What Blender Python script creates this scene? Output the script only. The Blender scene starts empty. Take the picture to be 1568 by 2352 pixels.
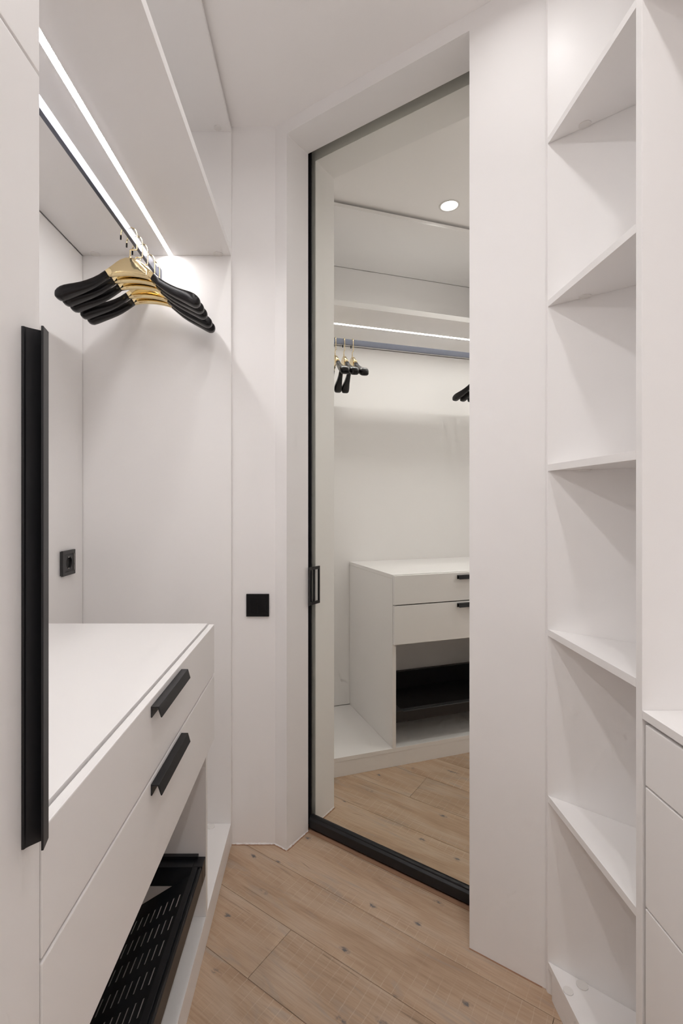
import bpy, bmesh, math, random
from mathutils import Vector, Matrix

# ------------------------------------------------------------------ camera, world, exposure
scene = bpy.context.scene
COL = scene.collection
CAM_H = 1.21
F_PX, CX, CY = 1134.0, 729.0, 1151.0
cam_data = bpy.data.cameras.new('camera')
cam_data.sensor_fit = 'HORIZONTAL'
cam_data.sensor_width = 24.0
cam_data.lens = F_PX / 1568.0 * 24.0
cam_data.shift_x = (784.0 - CX) / 1568.0
cam_data.shift_y = -(1176.0 - CY) / 1568.0
cam_data.clip_start = 0.01
cam = bpy.data.objects.new('camera', cam_data)
cam.location = (0, 0, CAM_H)
cam.rotation_euler = (math.radians(90), 0, 0)
COL.objects.link(cam)
scene.camera = cam

world = bpy.data.worlds.new('world')
scene.world = world
world.use_nodes = True
world.node_tree.nodes['Background'].inputs[0].default_value = (0, 0, 0, 1)
world.node_tree.nodes['Background'].inputs[1].default_value = 0.0

scene.view_settings.view_transform = 'Standard'
scene.view_settings.look = 'None'
scene.view_settings.gamma = 1.0
scene.view_settings.use_curve_mapping = False
scene.view_settings.exposure = -0.03
scene.cycles.max_bounces = 11
scene.cycles.diffuse_bounces = 8
scene.cycles.glossy_bounces = 4
scene.cycles.transmission_bounces = 2
scene.cycles.use_adaptive_sampling = True
scene.cycles.adaptive_threshold = 0.08
scene.cycles.adaptive_min_samples = 12
scene.cycles.sample_clamp_indirect = 6.0
scene.cycles.use_denoising = True

SPOT_W = (1.02, 1.9, 1.9, 1.9)     # watts of the ceiling downlights, row by row from the door
SPOT_SPREAD = math.radians(160)
LED_E = 60.0            # radiance of the wardrobe light strip
SPOT_COL = (1.0, 0.985, 0.978)
LED_COL = (1.0, 0.975, 0.97)

# ------------------------------------------------------------------ plan of the room (metres, floor at z = 0)
CEIL = 2.53
PHI = math.radians(35.8)                    # the mirrored wall runs diagonally
SN, CS = math.sin(PHI), math.cos(PHI)
D_WALL, D_BACK, D_FRAME, D_MIRROR = 1.3246, 1.449, 1.456, 1.472
S_LEFT, S_RIGHT = -1.0875, -0.4485          # sides of the door opening
HEAD = 2.484                                # its head
def diag(s, d):                             # along the wall, away from the room
    return (s * CS + d * SN, -s * SN + d * CS)
YW = 1.7413                                 # wall with the switch
XL, XR, YB = -0.842, 0.972, -1.30           # left wall, right wall, wall behind the camera
XF = -0.302                                 # front of wardrobe carcass
XD = -0.283                                 # face of drawers and doors
YE = 1.7253                                 # inner face of the wardrobe end panel
YC = 0.503                                  # far edge of the tall cabinet's doors
YP = 0.328                                  # partition between tall cabinet and wardrobe
XB = -0.82                                  # wardrobe back panel
XS = 0.566                                  # front of the furniture opposite

# ------------------------------------------------------------------ materials
def new_mat(name):
    m = bpy.data.materials.new(name); m.use_nodes = True
    nt = m.node_tree
    return m, nt, nt.nodes['Principled BSDF']

def plain(name, col, rough=0.5, metal=0.0, spec=0.5, bump=0.0, bscale=300.0, vary=0.0):
    m, nt, b = new_mat(name)
    b.inputs['Base Color'].default_value = (*col, 1)
    b.inputs['Roughness'].default_value = rough
    b.inputs['Metallic'].default_value = metal
    b.inputs['Specular IOR Level'].default_value = spec
    if bump or vary:
        tc = nt.nodes.new('ShaderNodeTexCoord')
        nz = nt.nodes.new('ShaderNodeTexNoise')
        nz.inputs['Scale'].default_value = bscale
        nz.inputs['Detail'].default_value = 3
        nt.links.new(tc.outputs['Object'], nz.inputs['Vector'])
        if bump:
            bp = nt.nodes.new('ShaderNodeBump')
            bp.inputs['Strength'].default_value = bump
            bp.inputs['Distance'].default_value = 0.001
            nt.links.new(nz.outputs['Fac'], bp.inputs['Height'])
            nt.links.new(bp.outputs['Normal'], b.inputs['Normal'])
        if vary:
            n2 = nt.nodes.new('ShaderNodeTexNoise'); n2.inputs['Scale'].default_value = 2.5
            nt.links.new(tc.outputs['Object'], n2.inputs['Vector'])
            mr = nt.nodes.new('ShaderNodeMapRange')
            mr.inputs['To Min'].default_value = 1.0 - vary; mr.inputs['To Max'].default_value = 1.0
            nt.links.new(n2.outputs['Fac'], mr.inputs['Value'])
            mx = nt.nodes.new('ShaderNodeMix'); mx.data_type = 'RGBA'; mx.blend_type = 'MULTIPLY'
            mx.inputs['Factor'].default_value = 1.0
            mx.inputs[6].default_value = (*col, 1)
            nt.links.new(mr.outputs['Result'], mx.inputs[7])
            nt.links.new(mx.outputs[2], b.inputs['Base Color'])
    return m

def emitter(name, col, strength):
    m = bpy.data.materials.new(name); m.use_nodes = True
    nt = m.node_tree; nt.nodes.clear()
    e = nt.nodes.new('ShaderNodeEmission'); o = nt.nodes.new('ShaderNodeOutputMaterial')
    e.inputs[0].default_value = (*col, 1); e.inputs[1].default_value = strength
    nt.links.new(e.outputs[0], o.inputs[0])
    return m

M_PAINT = plain('white_wall_paint', (0.905, 0.888, 0.882), 0.75)
M_CEIL = plain('white_ceiling_paint', (0.95, 0.93, 0.922), 0.85)
M_WHITE = plain('white_melamine', (0.90, 0.884, 0.877), 0.38, spec=0.35)
M_WHITE_EDGE = plain('white_edge_band', (0.78, 0.75, 0.73), 0.42, spec=0.35)
M_CAP = plain('white_plastic_cap', (0.82, 0.80, 0.78), 0.4)
M_BLACK = plain('matt_black_aluminium', (0.012, 0.012, 0.014), 0.42, spec=0.45)
M_RACK = plain('black_powder_coat', (0.010, 0.011, 0.014), 0.38, spec=0.5)
M_RAIL = plain('dark_grey_rail', (0.17, 0.18, 0.225), 0.30, metal=0.8)
M_SOCK = plain('anthracite_plastic', (0.026, 0.025, 0.026), 0.35)
M_SWITCH = plain('black_plastic', (0.004, 0.004, 0.005), 0.35, spec=0.3)
M_HOLE = plain('black_recess', (0.004, 0.004, 0.004), 0.6)
M_METAL = plain('bright_metal', (0.75, 0.72, 0.66), 0.25, metal=1.0)
M_GOLD = plain('polished_gold', (0.86, 0.70, 0.41), 0.07, metal=1.0)
M_HANGER = plain('satin_black_lacquer', (0.008, 0.007, 0.008), 0.27, spec=0.36)
M_MIRROR = plain('mirror_glass', (0.945, 0.955, 0.905), 0.0, metal=1.0)
M_CORK = plain('brown_cork_gap', (0.34, 0.19, 0.115), 0.8, bump=0.4, bscale=400)
M_SPOT = emitter('spot_diffuser', SPOT_COL, 6.0)
M_LED = emitter('strip_diffuser', LED_COL, LED_E)

def wood():
    m, nt, b = new_mat('pale_oak_plank')
    N = nt.nodes.new; L = nt.links.new
    tc = N('ShaderNodeTexCoord'); oi = N('ShaderNodeObjectInfo')
    off = N('ShaderNodeVectorMath'); off.operation = 'SCALE'; off.inputs[0].default_value = (7.3, 3.1, 11.7)
    L(oi.outputs['Random'], off.inputs['Scale'])
    add = N('ShaderNodeVectorMath'); add.operation = 'ADD'
    L(tc.outputs['Object'], add.inputs[0]); L(off.outputs[0], add.inputs[1])
    def mapped(sx, sy, sz=1.0):
        mp = N('ShaderNodeMapping'); mp.inputs['Scale'].default_value = (sx, sy, sz)
        L(add.outputs[0], mp.inputs['Vector']); return mp.outputs[0]
    def noise(vec, scale, detail=4, rough=0.6, dist=0.0):
        n = N('ShaderNodeTexNoise'); n.inputs['Scale'].default_value = scale
        n.inputs['Detail'].default_value = detail; n.inputs['Roughness'].default_value = rough
        n.inputs['Distortion'].default_value = dist
        L(vec, n.inputs['Vector']); return n.outputs['Fac']
    def ramp(fac, stops):
        r = N('ShaderNodeValToRGB')
        while len(r.color_ramp.elements) < len(stops): r.color_ramp.elements.new(0.5)
        for e, (p, c) in zip(r.color_ramp.elements, stops): e.position = p; e.color = (*c, 1)
        L(fac, r.inputs[0]); return r.outputs[0]
    def mix(a, c, fac, mode='MIX'):
        x = N('ShaderNodeMix'); x.data_type = 'RGBA'; x.blend_type = mode
        if isinstance(fac, float): x.inputs['Factor'].default_value = fac
        else: L(fac, x.inputs['Factor'])
        for sock, v in ((6, a), (7, c)):
            if isinstance(v, tuple): x.inputs[sock].default_value = (*v, 1)
            else: L(v, x.inputs[sock])
        return x.outputs[2]
    broad = noise(mapped(1.4, 7.0), 2.2, 3, 0.55, 0.6)
    base = ramp(broad, [(0.25, (0.41, 0.275, 0.185)), (0.48, (0.50, 0.355, 0.245)), (0.72, (0.56, 0.43, 0.325))])
    grain = noise(mapped(3.0, 70.0), 3.0, 5, 0.7, 0.3)
    base = mix(base, ramp(grain, [(0.25, (0.70, 0.66, 0.63)), (0.55, (1, 1, 1)), (0.8, (1.10, 1.10, 1.12))]), 0.75, 'MULTIPLY')
    grey = noise(mapped(2.2, 10.0), 1.6, 4, 0.6, 1.2)
    base = mix(base, (0.37, 0.325, 0.285), ramp(grey, [(0.56, (0, 0, 0)), (0.70, (0.55, 0.55, 0.55))]))
    # knots
    vor = N('ShaderNodeTexVoronoi'); vor.voronoi_dimensions = '2D'; vor.inputs['Scale'].default_value = 3.6
    L(mapped(1.0, 2.1), vor.inputs['Vector'])
    knot = ramp(vor.outputs['Distance'], [(0.02, (0.95, 0.95, 0.95)), (0.075, (0, 0, 0))])
    patch = ramp(noise(mapped(60, 90), 1.0, 2), [(0.42, (0, 0, 0)), (0.60, (1, 1, 1))])
    base = mix(base, (0.13, 0.13, 0.14), mix((0, 0, 0), knot, patch))
    # dark cracks along the grain
    crack = noise(mapped(1.6, 26.0), 1.7, 2, 0.5, 2.0)
    base = mix(base, (0.22, 0.155, 0.11), ramp(crack, [(0.70, (0, 0, 0)), (0.76, (0.6, 0.6, 0.6))]))
    # pale saw marks across the grain, in patches
    sep = N('ShaderNodeSeparateXYZ'); L(add.outputs[0], sep.inputs[0])
    saw = N('ShaderNodeMath'); saw.operation = 'MULTIPLY'; saw.inputs[1].default_value = 34.0
    L(sep.outputs['X'], saw.inputs[0])
    wob = N('ShaderNodeMath'); wob.operation = 'ADD'
    wn = N('ShaderNodeMath'); wn.operation = 'MULTIPLY'; wn.inputs[1].default_value = 0.30
    L(noise(mapped(9, 14), 1.0, 2), wn.inputs[0])
    L(saw.outputs[0], wob.inputs[0]); L(wn.outputs[0], wob.inputs[1])
    fr = N('ShaderNodeMath'); fr.operation = 'FRACT'; L(wob.outputs[0], fr.inputs[0])
    mark = ramp(fr.outputs[0], [(0.0, (0.75, 0.75, 0.75)), (0.09, (0, 0, 0))])
    area = ramp(noise(mapped(1.6, 5), 1.3, 2), [(0.44, (0, 0, 0)), (0.58, (0.75, 0.75, 0.75))])
    base = mix(base, (0.66, 0.53, 0.42), mix((0, 0, 0), mark, area))
    tone = N('ShaderNodeMapRange'); tone.inputs['To Min'].default_value = 0.90; tone.inputs['To Max'].default_value = 1.06
    L(oi.outputs['Random'], tone.inputs['Value'])
    base = mix(base, tone.outputs[0], 1.0, 'MULTIPLY')
    L(base, b.inputs['Base Color'])
    b.inputs['Roughness'].default_value = 0.52
    b.inputs['Specular IOR Level'].default_value = 0.35
    bp = N('ShaderNodeBump'); bp.inputs['Strength'].default_value = 0.25; bp.inputs['Distance'].default_value = 0.0008
    L(grain, bp.inputs['Height']); L(bp.outputs[0], b.inputs['Normal'])
    return m
M_WOOD = wood()

# ------------------------------------------------------------------ helpers
def finish(name, bm, mat, parent=None, smooth=False, origin=None):
    """one mesh object from a bmesh given in world coordinates"""
    o0 = Vector(origin) if origin is not None else (Vector(parent['_o']) if parent is not None and '_o' in parent else Vector((0, 0, 0)))
    if origin is None and parent is None:
        vs = [v.co for v in bm.verts]
        o0 = Vector((sum(v.x for v in vs) / len(vs), sum(v.y for v in vs) / len(vs), min(v.z for v in vs)))
    bmesh.ops.translate(bm, vec=-o0, verts=bm.verts[:])
    bmesh.ops.recalc_face_normals(bm, faces=bm.faces[:])
    me = bpy.data.meshes.new(name)
    bm.to_mesh(me); bm.free()
    for p in me.polygons: p.use_smooth = smooth
    me.materials.append(mat)
    o = bpy.data.objects.new(name, me)
    COL.objects.link(o)
    if parent is not None:
        o.parent = parent
        o['_o'] = tuple(o0)
    else:
        o.location = o0; o['_o'] = tuple(o0)
    return o

def thing(name, label, cat, loc, group=None, kind=None, rotz=0.0):
    o = bpy.data.objects.new(name, None)
    o.empty_display_size = 0.05
    COL.objects.link(o)
    o.location = loc; o.rotation_euler = (0, 0, rotz)
    o['label'] = label; o['category'] = cat
    if group: o['group'] = group
    if kind: o['kind'] = kind
    o['_o'] = tuple(loc)
    return o

def bevel(bm, w, seg=2):
    if w: bmesh.ops.bevel(bm, geom=bm.edges[:], offset=w, segments=seg, affect='EDGES', profile=0.6, clamp_overlap=True)

def add_box(bm, x0, x1, y0, y1, z0, z1):
    c = [(x, y, z) for z in (z0, z1) for y in (y0, y1) for x in (x0, x1)]
    v = [bm.verts.new(p) for p in c]
    for f in ((0, 1, 3, 2), (4, 6, 7, 5), (0, 4, 5, 1), (2, 3, 7, 6), (0, 2, 6, 4), (1, 5, 7, 3)):
        bm.faces.new([v[i] for i in f])

def box(name, x0, x1, y0, y1, z0, z1, mat, parent=None, bev=0.0006):
    bm = bmesh.new(); add_box(bm, x0, x1, y0, y1, z0, z1); bevel(bm, bev)
    return finish(name, bm, mat, parent)

def add_prism(bm, pts, z0, z1):
    lo = [bm.verts.new((x, y, z0)) for x, y in pts]; hi = [bm.verts.new((x, y, z1)) for x, y in pts]
    bm.faces.new(lo[::-1]); bm.faces.new(hi)
    n = len(pts)
    for i in range(n): bm.faces.new((lo[i], lo[(i + 1) % n], hi[(i + 1) % n], hi[i]))

def prism(name, pts, z0, z1, mat, parent=None, bev=0.0):
    bm = bmesh.new(); add_prism(bm, pts, z0, z1); bevel(bm, bev)
    return finish(name, bm, mat, parent)

def extrude_y(name, pts, y0, y1, mat, parent, bev=0.0004):
    """(x, z) outline pulled along y"""
    bm = bmesh.new()
    a = [bm.verts.new((x, y0, z)) for x, z in pts]; b = [bm.verts.new((x, y1, z)) for x, z in pts]
    bm.faces.new(a); bm.faces.new(b[::-1]); n = len(pts)
    for i in range(n): bm.faces.new((a[i], b[i], b[(i + 1) % n], a[(i + 1) % n]))
    bevel(bm, bev, 1)
    return finish(name, bm, mat, parent)

def diag_box(name, s0, s1, d0, d1, z0, z1, mat, parent=None, bev=0.0):
    return prism(name, [diag(s0, d0), diag(s1, d0), diag(s1, d1), diag(s0, d1)], z0, z1, mat, parent, bev)

def disc(name, cx, cy, z0, z1, r, mat, parent=None, n=32, smooth=False):
    return prism(name, [(cx + r * math.cos(2 * math.pi * i / n), cy + r * math.sin(2 * math.pi * i / n)) for i in range(n)], z0, z1, mat, parent)

def set_structure(o, label, cat):
    o['kind'] = 'structure'; o['label'] = label; o['category'] = cat
    return o

# ------------------------------------------------------------------ room shell
floor = box('floor', XL - .05, XR + .05, YB - .05, 2.06, -0.08, -0.0145, M_CORK, None, 0)
set_structure(floor, 'pale oak plank floor laid parallel to the mirrored door', 'floor')

def clip(poly, a, b, c):                    # keep a*x + b*y <= c
    out = []
    for i, p in enumerate(poly):
        q = poly[(i + 1) % len(poly)]
        dp, dq = a * p[0] + b * p[1] - c, a * q[0] + b * q[1] - c
        if dp <= 0: out.append(p)
        if dp * dq < 0:
            t = dp / (dp - dq); out.append((p[0] + t * (q[0] - p[0]), p[1] + t * (q[1] - p[1])))
    return out

random.seed(4)
PW, GAP = 0.1757, 0.0011
t_edges = [1.263 + PW * k for k in range(-16, 2)]
for k, t0 in enumerate(t_edges):
    t1 = min(t0 + PW, 1.4435)
    row = round((t0 - 1.263) / PW)
    LEN = 1.22
    if row == -2: s = -0.876                # joints that the photograph shows
    elif row == -1: s = -0.2274
    elif row == 0: s = -1.36
    elif row == -3: s = -0.35
    else: s = -0.876 + 0.42 * row + 0.17 * (row % 3)
    while s > -3.4: s -= LEN
    while s < 2.6:
        poly = [diag(s + GAP / 2, t0 + GAP / 2), diag(s + LEN - GAP / 2, t0 + GAP / 2), diag(s + LEN - GAP / 2, t1 - GAP / 2), diag(s + GAP / 2, t1 - GAP / 2)]
        for h in ((1, 0, XR), (-1, 0, -XL), (0, -1, -YB)): 
            poly = clip(poly, *h)
            if len(poly) < 3: break
        # behind the switch wall nothing is laid
        if len(poly) >= 3 and t1 > 1.0:
            xs_ = [p[0] for p in poly]
            if min(xs_) < -0.16: poly = clip(poly, 0, 1, YW + 0.16)
        if len(poly) >= 3:
            c = diag(s + LEN / 2, (t0 + t1) / 2)
            bm = bmesh.new()
            loc = [((x - c[0]) * CS - (y - c[1]) * SN, (x - c[0]) * SN + (y - c[1]) * CS) for x, y in poly]
            add_prism(bm, loc, -0.0143, 0.0)
            bmesh.ops.bevel(bm, geom=[e for e in bm.edges if all(abs(v.co.z) < 1e-6 for v in e.verts)], offset=0.0006, segments=1, affect='EDGES')
            bmesh.ops.recalc_face_normals(bm, faces=bm.faces[:])
            me = bpy.data.meshes.new('plank'); bm.to_mesh(me); bm.free(); me.materials.append(M_WOOD)
            o = bpy.data.objects.new('plank', me); COL.objects.link(o); o.parent = floor
            fo = Vector(floor['_o'])
            o.location = (c[0] - fo.x, c[1] - fo.y, -fo.z); o.rotation_euler = (0, 0, -PHI)
        s += LEN

set_structure(box('ceiling', XL - .05, XR + .05, YB - .05, 2.06, CEIL, CEIL + .06, M_CEIL, None, 0), 'smooth white ceiling with recessed round downlights', 'ceiling')
set_structure(box('wall_left', XL - .08, XL, YB, YW, -.02, CEIL, M_PAINT, None, 0), 'white wall behind the open wardrobe', 'wall')
set_structure(box('wall_right', XR, XR + .08, YB, 1.02, -.02, CEIL, M_PAINT, None, 0), 'white wall behind the drawer cabinet and corner shelves', 'wall')
set_structure(box('wall_back', XL - .08, XR + .08, YB - .08, YB, -.02, CEIL, M_PAINT, None, 0), 'white wall behind the viewer', 'wall')
set_structure(box('wall_front', XL - .08, -0.1497, YW, YW + .10, -.02, CEIL, M_PAINT, None, 0), 'narrow white wall carrying the black light switch', 'wall')

# diagonal wall with the door opening: two piers and the head
bm = bmesh.new()
ci = diag(S_LEFT, D_WALL)
left_pts = [(-0.1497, YW), ci, diag(S_LEFT, D_BACK), diag(-1.20, D_BACK), (-0.1497, YW + .10)]
add_prism(bm, left_pts, -.02, CEIL)
add_prism(bm, [diag(S_RIGHT, D_WALL), diag(0.30, D_WALL), diag(0.30, D_BACK), diag(S_RIGHT, D_BACK)], -.02, CEIL)
add_prism(bm, [diag(S_LEFT, D_WALL), diag(S_RIGHT, D_WALL), diag(S_RIGHT, D_BACK), diag(S_LEFT, D_BACK)], HEAD, CEIL)
wd = finish('wall_diagonal', bm, M_PAINT)
set_structure(wd, 'white diagonal wall around the deep opening of the mirrored door', 'wall')

# brown expansion gap between floor and walls
def gap_strip(name, p, q, w, side):
    d = Vector((q[0] - p[0], q[1] - p[1])).normalized(); n = Vector((-d.y, d.x)) * side * w
    pts = [p, q, (q[0] + n.x, q[1] + n.y), (p[0] + n.x, p[1] + n.y)]
    o = prism(name, pts, -0.012, 0.0007, M_CORK)
    return o
gs = [gap_strip('trim_1', (XF, YW), (-0.1497, YW), 0.006, -1),
      gap_strip('trim_2', (-0.1497, YW), diag(S_LEFT, D_WALL), 0.006, -1),
      gap_strip('trim_3', diag(S_LEFT, D_WALL), diag(S_LEFT, D_FRAME - .006), 0.006, -1),
      gap_strip('trim_4', diag(S_RIGHT, D_WALL), diag(-0.2655, D_WALL), 0.0035, -1)]
for o, l in zip(gs, ('thin brown cork gap below the switch wall', 'thin brown cork gap at the chamfered corner beside the door', 'thin brown cork gap along the door reveal', 'thin brown cork gap below the wall right of the mirrored door')):
    set_structure(o, l, 'trim')
# ragged white caulk left along the foot of the walls
M_CAULK = plain('white_caulk', (0.86, 0.84, 0.83), 0.7)
def caulk(name, p, q, label):
    L_ = math.dist(p, q); n = max(3, int(L_ / .006)); d = Vector((q[0] - p[0], q[1] - p[1])).normalized(); nn = Vector((d.y, -d.x))
    bm = bmesh.new(); prev = None
    for i in range(n + 1):
        t = i / n; c = Vector(p) + (Vector(q) - Vector(p)) * t
        w = random.uniform(.0012, .0036); h = random.uniform(.003, .0062)
        ring = [bm.verts.new((c.x, c.y, .0002)), bm.verts.new((c.x + nn.x * w, c.y + nn.y * w, .0002)), bm.verts.new((c.x + nn.x * w * .6, c.y + nn.y * w * .6, h * .6)), bm.verts.new((c.x, c.y, h))]
        if prev:
            for k in range(4): bm.faces.new((prev[k], prev[(k + 1) % 4], ring[(k + 1) % 4], ring[k]))
        else: bm.faces.new(ring)
        prev = ring
    bm.faces.new(prev[::-1])
    set_structure(finish(name, bm, M_CAULK, None), label, 'trim')
caulk('trim_6', (XF + .001, YW), (-0.1497, YW), 'ragged white caulk along the foot of the switch wall')
caulk('trim_7', (-0.1497, YW), diag(S_LEFT, D_WALL), 'ragged white caulk at the foot of the chamfered corner')
caulk('trim_8', diag(S_LEFT, D_WALL), diag(S_LEFT, D_BACK), 'ragged white caulk at the foot of the door reveal')
set_structure(diag_box('trim_5', S_LEFT, S_RIGHT, 1.4435, 1.462, -0.012, 0.0012, M_CORK), 'brown wooden strip in front of the black door rail', 'trim')

# ------------------------------------------------------------------ mirrored sliding door
door = thing('door_1', 'tall mirrored sliding door with slim black frame and bottom rail', 'door', (*diag(-0.77, D_MIRROR), 0.003), kind='structure')
diag_box('mirror_pane', -1.0886, -0.42, D_MIRROR, D_MIRROR + .006, 0.05, 2.52, M_MIRROR, door)
diag_box('backing_panel', -1.12, -0.40, D_MIRROR + .0065, D_MIRROR + .02, 0.01, 2.52, M_BLACK, door)
diag_box('stile', -1.125, -1.0888, D_MIRROR - .0015, D_MIRROR + .006, 0.0075, 2.52, M_BLACK, door, 0.0012)
diag_box('stile', -0.425, -0.39, D_FRAME, D_MIRROR + .006, 0.0075, 2.52, M_BLACK, door, 0.0012)
def rail_prism(name, prof, s0, s1, parent):
    bm = bmesh.new()
    a = [bm.verts.new((*diag(s0, d), z)) for d, z in prof]; b = [bm.verts.new((*diag(s1, d), z)) for d, z in prof]
    bm.faces.new(a); bm.faces.new(b[::-1]); n = len(prof)
    for i in range(n): bm.faces.new((a[i], b[i], b[(i + 1) % n], a[(i + 1) % n]))
    bevel(bm, 0.0008, 1)
    return finish(name, bm, M_BLACK, parent)
rail_prism('bottom_rail', [(D_FRAME, 0.0075), (D_FRAME, 0.038), (1.4635, 0.0445), (1.4635, 0.048), (D_MIRROR + .006, 0.051), (D_MIRROR + .006, 0.0075)], -1.0888, -0.425, door)
# pull handle: plate on the stile, two arms and a grip bar
hs0, hs1 = -1.0800, -1.0745
HZ0, HZ1 = 0.829, 0.968
handle = diag_box('pull_handle', hs0, hs1, D_MIRROR - .0028, D_MIRROR, HZ0, HZ1, M_BLACK, door, 0.0006)
diag_box('arm', hs0, hs1, D_MIRROR - .0262, D_MIRROR - .0025, HZ1 - .011, HZ1, M_BLACK, handle, 0.0006)
diag_box('arm', hs0, hs1, D_MIRROR - .0262, D_MIRROR - .0025, HZ0, HZ0 + .011, M_BLACK, handle, 0.0006)
diag_box('grip_bar', hs0, hs1, D_MIRROR - .0340, D_MIRROR - .026, HZ0, HZ1, M_BLACK, handle, 0.0008)

# ------------------------------------------------------------------ open wardrobe
ward = thing('wardrobe', 'open white built-in wardrobe with hanging rail and upper shelf', 'wardrobe', (-0.56, 1.1, 0.0))
SH0, SH1 = 2.068, 2.092
box('end_panel', XL + .002, XF, YE, YW - .0005, 0.0, 2.517, M_WHITE, ward)
box('back_panel', XL + .003, XB, YP + .002, YE - .0035, 0.086, SH0 - .0035, M_WHITE, ward)
box('back_panel', XL + .003, XB, YP + .002, YE - .001, SH1 + .001, 2.500, M_WHITE, ward)
box('bottom_panel', XB + .001, XF, YP + .001, YE - .0004, 0.066, 0.084, M_WHITE, ward)
box('plinth', XF - .018, XF - .0012, YP + .001, YE - .0004, 0.0, 0.0655, M_WHITE, ward)
box('upper_shelf', XB + .001, XF, YP + .001, YE - .0004, SH0, SH1, M_WHITE, ward)
box('top_panel', XB + .001, XF, YP + .001, YE - .0004, 2.501, 2.517, M_WHITE, ward)
def cap(x, y, z, parent, up=False, r=0.014):
    z0, z1 = (z, z + .0022) if up else (z - .0022, z)
    return disc('cam_cover', x, y, z0, z1, r, M_CAP, parent, 20)
for x in (-0.345, -0.771): cap(x, YE - .012, SH0, ward, False, 0.0165)
cap(-0.368, YE - .018, 0.084, ward, True, 0.013)
cap(-0.345, YE - .018, 2.501, ward, False, 0.013)
for x, z in ((-0.586, 1.474), (-0.581, 1.383)):                      # two small screw covers on the end panel
    bm = bmesh.new()
    a = [bm.verts.new((x + .0075 * math.cos(k * math.pi / 8), YE - .0012, z + .0075 * math.sin(k * math.pi / 8))) for k in range(16)]
    b = [bm.verts.new((v.co.x, YE, v.co.z)) for v in a]
    bm.faces.new(a); bm.faces.new(b[::-1])
    for k in range(16): bm.faces.new((a[k], b[k], b[(k + 1) % 16], a[(k + 1) % 16]))
    finish('screw_cover', bm, M_WHITE, ward)
rail = extrude_y('hanging_rail', [(-0.558, 1.9835), (-0.547, 1.9835), (-0.547, 2.0115), (-0.558, 2.0115)], YP + .02, 1.7005, M_RAIL, ward, 0.0012)
box('bracket', -0.563, -0.543, 1.7000, YE, 1.976, 2.017, M_RAIL, rail, 0.0012)
box('bracket', -0.563, -0.543, YP + .001, YP + .026, 1.976, 2.017, M_RAIL, rail, 0.0012)

led = thing('led_strip', 'thin glowing light strip set in the underside of the upper wardrobe shelf', 'light strip', (-0.511, 1.1, SH0 - .0012))
box('diffuser', -0.5180, -0.5040, YP + .004, YE - .007, SH0 - .0016, SH0 - .0002, M_LED, led, 0)
box('profile', -0.5195, -0.5181, YP + .004, YE - .003, SH0 - .0012, SH0 - .0001, M_CAP, led, 0)
box('profile', -0.5039, -0.5025, YP + .004, YE - .003, SH0 - .0012, SH0 - .0001, M_CAP, led, 0)

# ------------------------------------------------------------------ drawer unit inside the wardrobe
unit = thing('drawer_unit', 'white low drawer unit with two black-handled drawers inside the wardrobe', 'drawer unit', (-0.56, 0.93, 0.084))
UY0, UY1 = YP + .0015, 1.355
DY0 = YC + .0035
TOP = 0.8742
box('side_panel', XB + .003, XF, UY1 - .0177, UY1, 0.0845, TOP - .018, M_WHITE, unit)
box('side_panel', XB + .003, XF, YC - .015, YC + .003, 0.0845, TOP - .018, M_WHITE, unit)
box('countertop', XB + .002, XF, UY0, UY1, TOP - .0175, TOP, M_WHITE, unit)
box('divider_panel', XB + .003, XF - .002, YC + .0035, UY1 - .0182, 0.566, 0.582, M_WHITE, unit)
DRX = XD - .0145
def drawer(z0, z1, y0, y1, x0, x1, parent):
    return box('drawer', x0, x1, y0, y1, z0, z1, M_WHITE, parent, 0.0018)
def pull(y0, y1, zt, parent):
    """folded black profile: flange on the front, plate outwards, slanting lip"""
    T = 0.0022; x = XD
    pts = [(x, zt), (x + .0140, zt), (x + .0192, zt - .0185), (x + .0192 - T * .95, zt - .0185 + .0003), (x + .0140 - T * .85, zt - T), (x + T, zt - T), (x + T, zt - .019), (x, zt - .019)]
    return extrude_y('handle', pts, y0, y1, M_BLACK, parent, 0.0004)
d1 = drawer(0.7396, 0.8722, DY0, UY1, DRX, XD, unit); pull(0.838, 1.0265, 0.861, d1)
d2 = drawer(0.559, 0.7348, DY0, UY1, DRX, XD, unit); pull(0.838, 1.0265, 0.7285, d2)
for z0, z1 in ((0.75, 0.85), (0.60, 0.72)):
    box('drawer_box', XB + .04, DRX - .001, YC + .03, UY1 - .035, z0, z1, M_WHITE, unit, 0)

# ------------------------------------------------------------------ pull-out shoe rack
rack = thing('shoe_rack', 'black metal pull-out shoe rack with slotted sloping sheet below the drawers', 'shoe rack', (-0.56, 0.93, 0.0842))
RY0, RY1 = YC + .0035, 1.3368
RT, RB = 0.247, 0.197
FX0, FX1 = -0.3285, -0.3035
fb = extrude_y('front_bar', [(FX0, RB), (FX1, RB), (FX1, RT - .004), (FX1 - .003, RT), (FX1 - .007, RT), (FX1 - .008, RT - .005), (FX1 - .0105, RT - .005), (FX1 - .0115, RT + .0005), (FX0, RT + .0005)], RY0 + .038, 1.2985, M_RACK, rack, 0.0005)
for y0, y1 in ((1.2985, RY1), (RY0, RY0 + .0378)):
    box('corner_block', FX0, FX1 + .0005, y0, y1, RB, RT + .001, M_RACK, rack, 0.0012)
box('side_bar', -0.775, FX0 - .0003, 1.2985, 1.3245, RB, RT, M_RACK, rack, 0.001)
box('side_bar', -0.775, FX0 - .0003, RY0 + .012, RY0 + .038, RB, RT, M_RACK, rack, 0.001)
box('slide_rail', -0.800, -0.3215, 1.3248, RY1, 0.215, RT + .009, M_RACK, rack, 0.0008)
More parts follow.
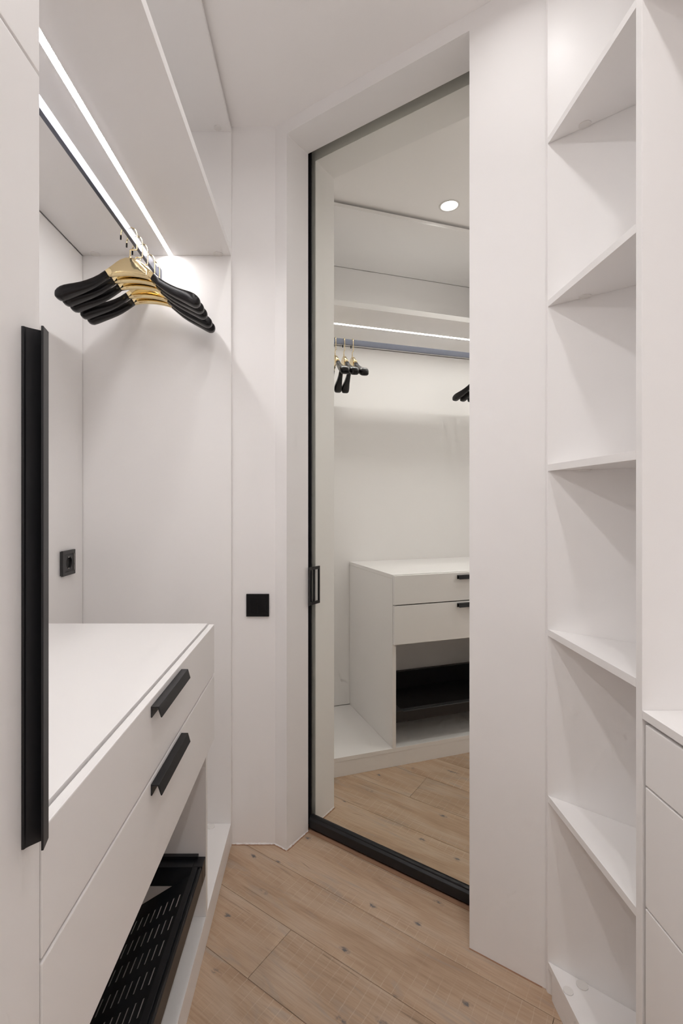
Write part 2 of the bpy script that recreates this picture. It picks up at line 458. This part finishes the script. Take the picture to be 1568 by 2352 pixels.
box('slide_rail', -0.800, -0.3215, RY0, RY0 + .0118, 0.215, RT + .009, M_RACK, rack, 0.0008)
box('rear_bar', -0.800, -0.7755, RY0 + .012, 1.3245, 0.142, RT, M_RACK, rack, 0.001)
# sloping slotted sheet: grid with slots left open
def slotted_sheet():
    bm = bmesh.new()
    SL = 0.61
    # profile from the front bar down to the rear bar: (x, z, slotted)
    x_start, z_start = -0.3290, 0.2445
    lines_x = [-0.3275]; is_slot = []
    x = -0.3365
    while x > -0.545:
        lines_x += [x, x - .0040]; is_slot += [False, True]
        x -= 0.0153
    lines_x += [-0.560]; is_slot += [False]
    zs = [z_start + SL * (xx - x_start) for xx in lines_x]
    lines_x += [-0.585, -0.775]; zs += [zs[-1] - .004, 0.150]; is_slot += [False, False]
    yend, yfar = RY0 + .062, 1.272
    ly = [yfar]; yslot = []
    y = 1.219
    while y - .039 > yend + .01:
        ly += [y, y - .039]; yslot += [False, True]; y -= .0635
    ly += [yend]; yslot += [False]
    V = [[bm.verts.new((xx, yy, zz)) for xx, zz in zip(lines_x, zs)] for yy in ly]
    for i in range(len(ly) - 1):
        for j in range(len(lines_x) - 1):
            if yslot[i] and is_slot[j]: continue
            bm.faces.new((V[i][j], V[i][j + 1], V[i + 1][j + 1], V[i + 1][j]))
    bmesh.ops.recalc_face_normals(bm, faces=bm.faces[:])
    bmesh.ops.solidify(bm, geom=bm.faces[:], thickness=0.0012)
    o = finish('slotted_sheet', bm, M_RACK, rack)
slotted_sheet()

# ------------------------------------------------------------------ tall cabinet beside the viewer
tall = thing('tall_cabinet', 'tall white cabinet beside the wardrobe with a long vertical black handle', 'cabinet', (-0.56, 0.05, 0.0))
TY0 = -0.40
box('side_panel', XL + .002, XF, YP - .017, YP, 0.0, 2.517, M_WHITE, tall)
box('side_panel', XL + .002, XF, TY0, TY0 + .017, 0.0, 2.517, M_WHITE, tall)
box('body', XL + .003, XF - .004, TY0 + .0175, YP - .0175, 0.07, 2.515, M_WHITE, tall, 0)
box('plinth', XF - .018, XF - .001, TY0 + .0175, YP - .0175, 0.0, 0.066, M_WHITE, tall)
low_door = box('door', XF + .0015, XD, 0.056, YC, 0.070, 1.6420, M_WHITE, tall, 0.0012)
box('door', XF + .0015, XD, 0.056, YC, 1.6455, 2.512, M_WHITE, tall, 0.0012)
box('door', XF + .0015, XD, TY0, 0.053, 0.070, 1.6420, M_WHITE, tall, 0.0012)
box('door', XF + .0015, XD, TY0, 0.053, 1.6455, 2.512, M_WHITE, tall, 0.0012)
# long edge profile: flange on the door face, plate outwards, lip returning towards the viewer
hp = [(XD, .4715), (XD + .0024, .4720), (XD + .0026, .4745), (XD + .0046, .4768), (XD + .0128, .4860), (XD + .0150, .4865), (XD + .0195, .4706), (XD + .0216, .4712), (XD + .0170, .4888), (XD + .0120, .4890), (XD, .4780)]
bm = bmesh.new(); add_prism(bm, hp, 0.8765, 1.3775); bevel(bm, 0.0003, 1)
finish('handle', bm, M_BLACK, low_door)

# ------------------------------------------------------------------ socket and switch
sx, sy, sz = XB, 1.6095, 1.0095
sock = thing('power_socket', 'anthracite power socket with round recess on the wardrobe back panel', 'socket', (sx, sy, sz - .04))
box('mount_plate', sx, sx + .004, sy - .0385, sy + .0385, sz - .0385, sz + .0385, M_SOCK, sock, 0.0008)
fr = bmesh.new()
def ring_frame(bm, x0, x1, y0, y1, z0, z1, iy, iz):
    outer = [(y0, z0), (y1, z0), (y1, z1), (y0, z1)]; inner = [(y0 + iy, z0 + iz), (y1 - iy, z0 + iz), (y1 - iy, z1 - iz), (y0 + iy, z1 - iz)]
    vs = {}
    for k, x in enumerate((x0, x1)):
        vs[k] = ([bm.verts.new((x, *p)) for p in outer], [bm.verts.new((x, *p)) for p in inner])
    for i in range(4):
        j = (i + 1) % 4
        bm.faces.new((vs[0][0][i], vs[0][0][j], vs[0][1][j], vs[0][1][i]))
        bm.faces.new((vs[1][0][i], vs[1][1][i], vs[1][1][j], vs[1][0][j]))
        bm.faces.new((vs[0][0][i], vs[1][0][i], vs[1][0][j], vs[0][0][j]))
        bm.faces.new((vs[0][1][i], vs[0][1][j], vs[1][1][j], vs[1][1][i]))
ring_frame(fr, sx + .0042, sx + .0115, sy - .0405, sy + .0405, sz - .0405, sz + .0405, .0125, .0125)
bevel(fr, 0.0006, 1)
finish('frame', fr, M_SOCK, sock)
# insert with a round well
bm = bmesh.new()
n = 32; R = .0195; q = .0275; xf = sx + .0105
sq = []
for i in range(n):
    a = 2 * math.pi * i / n; c, s_ = math.cos(a), math.sin(a); k = q / max(abs(c), abs(s_)); sq.append((k * c, k * s_))
o_ = [bm.verts.new((xf, sy + y, sz + z)) for y, z in sq]
r1 = [bm.verts.new((xf, sy + R * math.cos(2 * math.pi * i / n), sz + R * math.sin(2 * math.pi * i / n))) for i in range(n)]
r0 = [bm.verts.new((sx + .0045, v.co.y, v.co.z)) for v in r1]
ob = [bm.verts.new((sx + .0045, v.co.y, v.co.z)) for v in o_]
for i in range(n):
    j = (i + 1) % n
    bm.faces.new((o_[i], o_[j], r1[j], r1[i])); bm.faces.new((r1[i], r1[j], r0[j], r0[i])); bm.faces.new((ob[i], ob[j], o_[j], o_[i]))
bm.faces.new(r0)
ins = finish('insert', bm, M_SOCK, sock)
def xdisc(name, x0, x1, y, z, r, mat, parent, n=16):
    bm = bmesh.new()
    a = [bm.verts.new((x0, y + r * math.cos(2 * math.pi * i / n), z + r * math.sin(2 * math.pi * i / n))) for i in range(n)]
    b = [bm.verts.new((x1, v.co.y, v.co.z)) for v in a]
    bm.faces.new(a); bm.faces.new(b[::-1])
    for i in range(n): bm.faces.new((a[i], b[i], b[(i + 1) % n], a[(i + 1) % n]))
    return finish(name, bm, mat, parent)
xdisc('well', sx + .0046, sx + .0050, sy, sz, .019, M_HOLE, ins, 24)
for zz in (-1, 1): box('contact', sx + .005, sx + .0098, sy - .003, sy + .003, sz + zz * .0182 - .0012, sz + zz * .0182 + .0012, M_METAL, ins, 0)
box('indicator_strip', sx + .0116, sx + .0122, sy + .0295, sy + .0312, sz - .027, sz + .027, M_METAL, sock, 0)

wx, wz = -0.2104, 0.8440
sw = thing('light_switch', 'black square double rocker light switch on the white wall', 'light switch', (wx, YW, wz - .04))
box('frame', wx - .0400, wx + .0400, YW - .0085, YW, wz - .0395, wz + .0395, M_SWITCH, sw, 0.0010)
for sgn in (-1, 1):
    x0, x1 = sorted((wx + sgn * .0006, wx + sgn * .0265))
    box('rocker', x0, x1, YW - .0110, YW - .0086, wz - .0265, wz + .0265, M_SWITCH, sw, 0.0007)

# ------------------------------------------------------------------ corner shelf unit
corner = thing('corner_shelf_unit', 'white open corner shelf unit with triangular shelves beside the door', 'shelf unit', (0.70, 1.0, 0.0))
PY0, PY1 = 0.8615, 0.878
TIPY = 1.214
AB = math.radians(41.2)
XBK = XS + (TIPY - PY1) / math.tan(AB)
box('side_panel', XS, XBK, PY0, PY1, 0.0, 2.517, M_WHITE, corner, 0.0006)
bn = (math.sin(AB) * .012, math.cos(AB) * .012)
prism('back_panel', [(XS, TIPY + .001), (XBK, PY1 + .0003), (XBK + bn[0] * .8, PY1 + bn[1] * .8 + .0003), (XS + bn[0] * .1, TIPY + .001 + bn[1] * .6), (XS - .0005, TIPY + .008)], 0.0, 2.517, M_WHITE, corner)
tri = [(XS, PY1 + .0004), (XS, TIPY), (XBK - .001, PY1 + .0004)]
tops = [0.079, 0.487, 0.895, 1.2998, 1.7037, 2.104, 2.517]
dirv = (math.cos(AB), -math.sin(AB))
for i, t in enumerate(tops):
    sh = prism('top_panel' if i == 6 else 'shelf', tri, t - .0160, t, M_WHITE, corner, 0.0004)
    if 0 < i < 6:
        for k in (0.078,):
            cap(XS + dirv[0] * k - .002, TIPY + dirv[1] * k - .012, t - .0160, sh, False, 0.0135)
    if i == 0:
        cap(XS + dirv[0] * .075 - .005, TIPY + dirv[1] * .075 - .012, t, sh, True, 0.013)
        cap(XS + .012, TIPY - .075, t, sh, True, 0.011)
box('plinth', XS + .0012, XS + .017, PY1 + .0004, TIPY - .018, 0.0, 0.0625, M_WHITE, corner)

# ------------------------------------------------------------------ drawer cabinet on the right
cab = thing('drawer_cabinet', 'white drawer cabinet under a thin worktop with handleless fronts beside the corner shelves', 'cabinet', (0.76, 0.25, 0.0))
CY0 = -0.40
CT = 0.845
box('worktop', XS, XR - .003, CY0, PY0 - .0003, CT - .0145, CT, M_WHITE, cab)
box('side_panel', XS + .002, XR - .003, CY0, CY0 + .016, 0.0, CT - .015, M_WHITE, cab)
box('body', XS + .024, XR - .003, CY0 + .0165, PY0 - .003, 0.07, CT - .020, M_WHITE, cab, 0)
box('plinth', XS + .02, XS + .036, CY0 + .0165, PY0 - .001, 0.0, 0.069, M_WHITE, cab)
lev = [0.829 - .0040, 0.717, 0.507, 0.297, 0.075]
for a, b in zip(lev[:-1], lev[1:]):
    for y0, y1 in ((0.226, PY0 - .0072), (CY0 + .003, 0.223)):
        box('drawer', XS + .0010, XS + .018, y0, y1, b + .0018, a - .0018, M_WHITE, cab, 0.0014)
box('back_panel', XR - .012, XR - .002, CY0, PY0 - .0003, CT + .001, 2.52, M_WHITE, cab)
box('overhead_shelf', XS, XR - .013, CY0, PY0 - .0004, 2.088, 2.104, M_WHITE, cab)

# ------------------------------------------------------------------ clothes hangers
def section(bm, top, bot, T, yo, n=18, e=2.6):
    cx, cz = (top[0] + bot[0]) / 2, (top[1] + bot[1]) / 2
    hx, hz = (top[0] - bot[0]) / 2, (top[1] - bot[1]) / 2
    ring = []
    for i in range(n):
        a = 2 * math.pi * i / n
        c, s_ = math.cos(a), math.sin(a)
        u = math.copysign(abs(c) ** (2 / e), c); v = math.copysign(abs(s_) ** (2 / e), s_)
        ring.append(bm.verts.new((cx + hx * u, yo + T / 2 * v, cz + hz * u)))
    return ring

def loft(bm, secs, e=2.6):
    rings = [section(bm, *s_, e=e) for s_ in secs]
    n = len(rings[0])
    for a, b in zip(rings[:-1], rings[1:]):
        for i in range(n): bm.faces.new((a[i], a[(i + 1) % n], b[(i + 1) % n], b[i]))
    bm.faces.new(rings[0]); bm.faces.new(rings[-1][::-1])

def tube(bm, path, r, n=10):
    pts = [Vector(p) for p in path]; rings = []
    for i, p in enumerate(pts):
        t = (pts[min(i + 1, len(pts) - 1)] - pts[max(i - 1, 0)]).normalized()
        u = Vector((0, 1, 0)); w = t.cross(u)
        if w.length < 1e-4: u = Vector((1, 0, 0)); w = t.cross(u)
        w.normalize(); u = w.cross(t).normalized()
        rings.append([bm.verts.new(p + r * (math.cos(2 * math.pi * k / n) * u + math.sin(2 * math.pi * k / n) * w)) for k in range(n)])
    for a, b in zip(rings[:-1], rings[1:]):
        for i in range(n): bm.faces.new((a[i], a[(i + 1) % n], b[(i + 1) % n], b[i]))
    bm.faces.new(rings[0]); bm.faces.new(rings[-1][::-1])

def bow(x): return -0.012 * (x / 0.218) ** 2
GOLD_HALF = [((0.0, 0.0), (0.0, -.0525), .017), ((-.012, -.0010), (-.011, -.0526), .017), ((-.0265, -.0072), (-.022, -.0535), .017), ((-.038, -.0160), (-.032, -.0545), .018), ((-.050, -.0268), (-.043, -.0562), .018), ((-.0706, -.0435), (-.060, -.0605), .019)]
ARM_HALF = [((-.0700, -.0425), (-.0590, -.0612), .0212), ((-.088, -.0540), (-.080, -.0738), .0225), ((-.1055, -.0622), (-.099, -.0832), .025), ((-.124, -.0690), (-.1185, -.0912), .029), ((-.143, -.0745), (-.139, -.0988), .033), ((-.160, -.0780), (-.1565, -.1046), .038), ((-.175, -.0806), (-.172, -.1100), .042), ((-.188, -.0832), (-.186, -.1150), .0445), ((-.199, -.0868), (-.1975, -.1185), .044), ((-.208, -.0920), (-.2068, -.1195), .040), ((-.2145, -.0975), (-.2135, -.1175), .032), ((-.2178, -.1030), (-.2172, -.1140), .019), ((-.2186, -.1070), (-.2186, -.1100), .006)]
def droop(p):        # the body hangs a little below the stem and the arms slope down to their ends
    x, z = p; k = max(0.0, (abs(x) - .065) / .153)
    return (x if abs(x) < .065 else math.copysign(.065 + (abs(x) - .065) * .90, x), z - .004 - .016 * k)
GOLD_HALF = [(droop(t), droop(b), T) for t, b, T in GOLD_HALF]
def deepen(b):
    k = min(1.0, max(0.0, (abs(b[0]) - .06) / .05)) * min(1.0, max(0.0, (.2186 - abs(b[0])) / .02))
    return (b[0], b[1] - .0045 * k)
ARM_HALF = [(droop(t), droop(deepen(b)), T * .92) for t, b, T in ARM_HALF]
def mir(p): return (-p[0], p[1])
def sec(t, b, T): return (t, b, T, bow((t[0] + b[0]) / 2))

def make_hanger(label, group):
    root = thing('clothes_hanger', label, 'hanger', (0, 0, 0), group)
    bm = bmesh.new()
    left = [sec(*s_) for s_ in GOLD_HALF]; right = [sec(mir(t), mir(b), T) for t, b, T in GOLD_HALF]
    loft(bm, left[::-1] + right[1:], e=4.0)
    finish('gold_centre', bm, M_GOLD, root, True)
    for f in (lambda p: p, mir):
        bm = bmesh.new()
        loft(bm, [sec(f(t), f(b), T) for t, b, T in ARM_HALF], e=3.6)
        finish('arm', bm, M_HANGER, root, True)
    bm = bmesh.new()
    path = [(0, 0, -.008), (0, 0, .0185), (.0008, 0, .0205), (.003, 0, .021), (.0160, 0, .021), (.0182, 0, .0217), (.019, 0, .024)]
    path += [(.019, 0, .040), (.019, 0, .058)]
    for k in range(1, 13):                                  # over the rail
        a = math.pi * k / 12
        path.append((-.0035 + .0225 * math.copysign(abs(math.cos(a)) ** .72, math.cos(a)), 0, .058 + .0278 * math.sin(a) ** .72 if k < 12 else .058))
    path[-1] = (-.026, 0, .060)
    path.append((-.0265, 0, .053))
    tube(bm, path, .0018)
    hk = finish('hook', bm, M_GOLD, root, True)
    bm = bmesh.new(); tube(bm, [(-.0262, 0, .061), (-.0266, 0, .0485)], .0024)
    finish('hook_tip', bm, M_HANGER, hk, True)
    bm = bmesh.new(); tube(bm, [(0, 0, -.006), (0, 0, -.0015)], .0042, 14)
    finish('collar', bm, M_GOLD, root, True)
    return root

def copy_tree(o, parent=None):
    c = o.copy(); COL.objects.link(c)
    if parent is not None: c.parent = parent
    for ch in list(o.children): copy_tree(ch, c)
    return c

HZ = 1.9277          # base of the hook stem so that the hook rests on the rail
HX = -0.5500
spots = [(1.450, 8, 0, 'black and gold clothes hanger, nearest of the five by the wardrobe end panel', 'far'),
         (1.495, 9, 0, 'black and gold clothes hanger, second nearest of the five by the end panel', 'far'),
         (1.541, 9, 0, 'black and gold clothes hanger, middle one of the five by the end panel', 'far'),
         (1.608, 12, 0, 'black and gold clothes hanger, second farthest of the five by the end panel', 'far'),
         (1.656, 12, 0, 'black and gold clothes hanger, farthest of the five, next to the end panel', 'far'),
         (0.674, -22, 0, 'black and gold clothes hanger seen only in the mirror, leftmost there beside its edge', 'near'),
         (0.623, -22, 0, 'black and gold clothes hanger seen only in the mirror, between two others at its edge', 'near'),
         (0.572, -22, 0, 'black and gold clothes hanger seen only in the mirror, cut off by its edge', 'near')]
GRP = {'far': 'clothes hangers by the wardrobe end panel', 'near': 'clothes hangers seen in the mirror edge'}
proto = None
for y, yaw, roll, label, g in spots:
    if proto is None:
        proto = h = make_hanger(label, GRP[g])
    else:
        h = copy_tree(proto); h['label'] = label; h['group'] = GRP[g]
    h.location = (HX, y, HZ); h.rotation_euler = (0, math.radians(roll), math.radians(yaw))

# ------------------------------------------------------------------ recessed downlights
def downlight(x, y, row, label):
    t = thing('downlight', label, 'ceiling light', (x, y, CEIL), 'round recessed ceiling downlights')
    bm = bmesh.new(); n = 40
    prof = [(.046, CEIL), (.0455, CEIL - .0018), (.0425, CEIL - .0030), (.0385, CEIL - .0026), (.0365, CEIL - .0010), (.0365, CEIL)]
    rings = [[bm.verts.new((x + r * math.cos(2 * math.pi * i / n), y + r * math.sin(2 * math.pi * i / n), z)) for i in range(n)] for r, z in prof]
    for a, b in zip(rings, rings[1:] + rings[:1]):
        for i in range(n): bm.faces.new((a[i], a[(i + 1) % n], b[(i + 1) % n], b[i]))
    finish('trim_ring', bm, M_CAP, t, True)
    disc('diffuser', x, y, CEIL - .0012, CEIL - .0002, .0363, M_SPOT, t, n)
    ld = bpy.data.lights.new('downlight_beam', 'AREA'); ld.shape = 'DISK'; ld.size = 0.048
    ld.energy = SPOT_W[row] * (0.74 if row == 0 and x > 0 else 1.0); ld.color = SPOT_COL; ld.spread = SPOT_SPREAD
    lo = bpy.data.objects.new('downlight_beam', ld); COL.objects.link(lo); lo.parent = t
    lo.location = (0, 0, -.0035)
    return t
downlight(-0.185, 1.133, 0, 'round white downlight glowing in the mirror above the wardrobe')
downlight(0.355, 1.045, 0, 'round white downlight in the ceiling beside the corner shelves')
downlight(-0.185, 0.42, 1, 'round white downlight in the ceiling beside the tall cabinet')
downlight(0.355, 0.42, 1, 'round white downlight in the ceiling beside the drawer cabinet')
downlight(-0.185, -0.29, 2, 'round white downlight overhead behind the viewer, on the wardrobe side')
downlight(0.355, -0.29, 2, 'round white downlight overhead behind the viewer, on the drawer cabinet side')
downlight(-0.185, -0.95, 3, 'round white downlight by the far back wall, on the wardrobe side')
downlight(0.355, -0.95, 3, 'round white downlight by the far back wall, on the drawer cabinet side')

for o in bpy.data.objects:
    if '_o' in o: del o['_o']
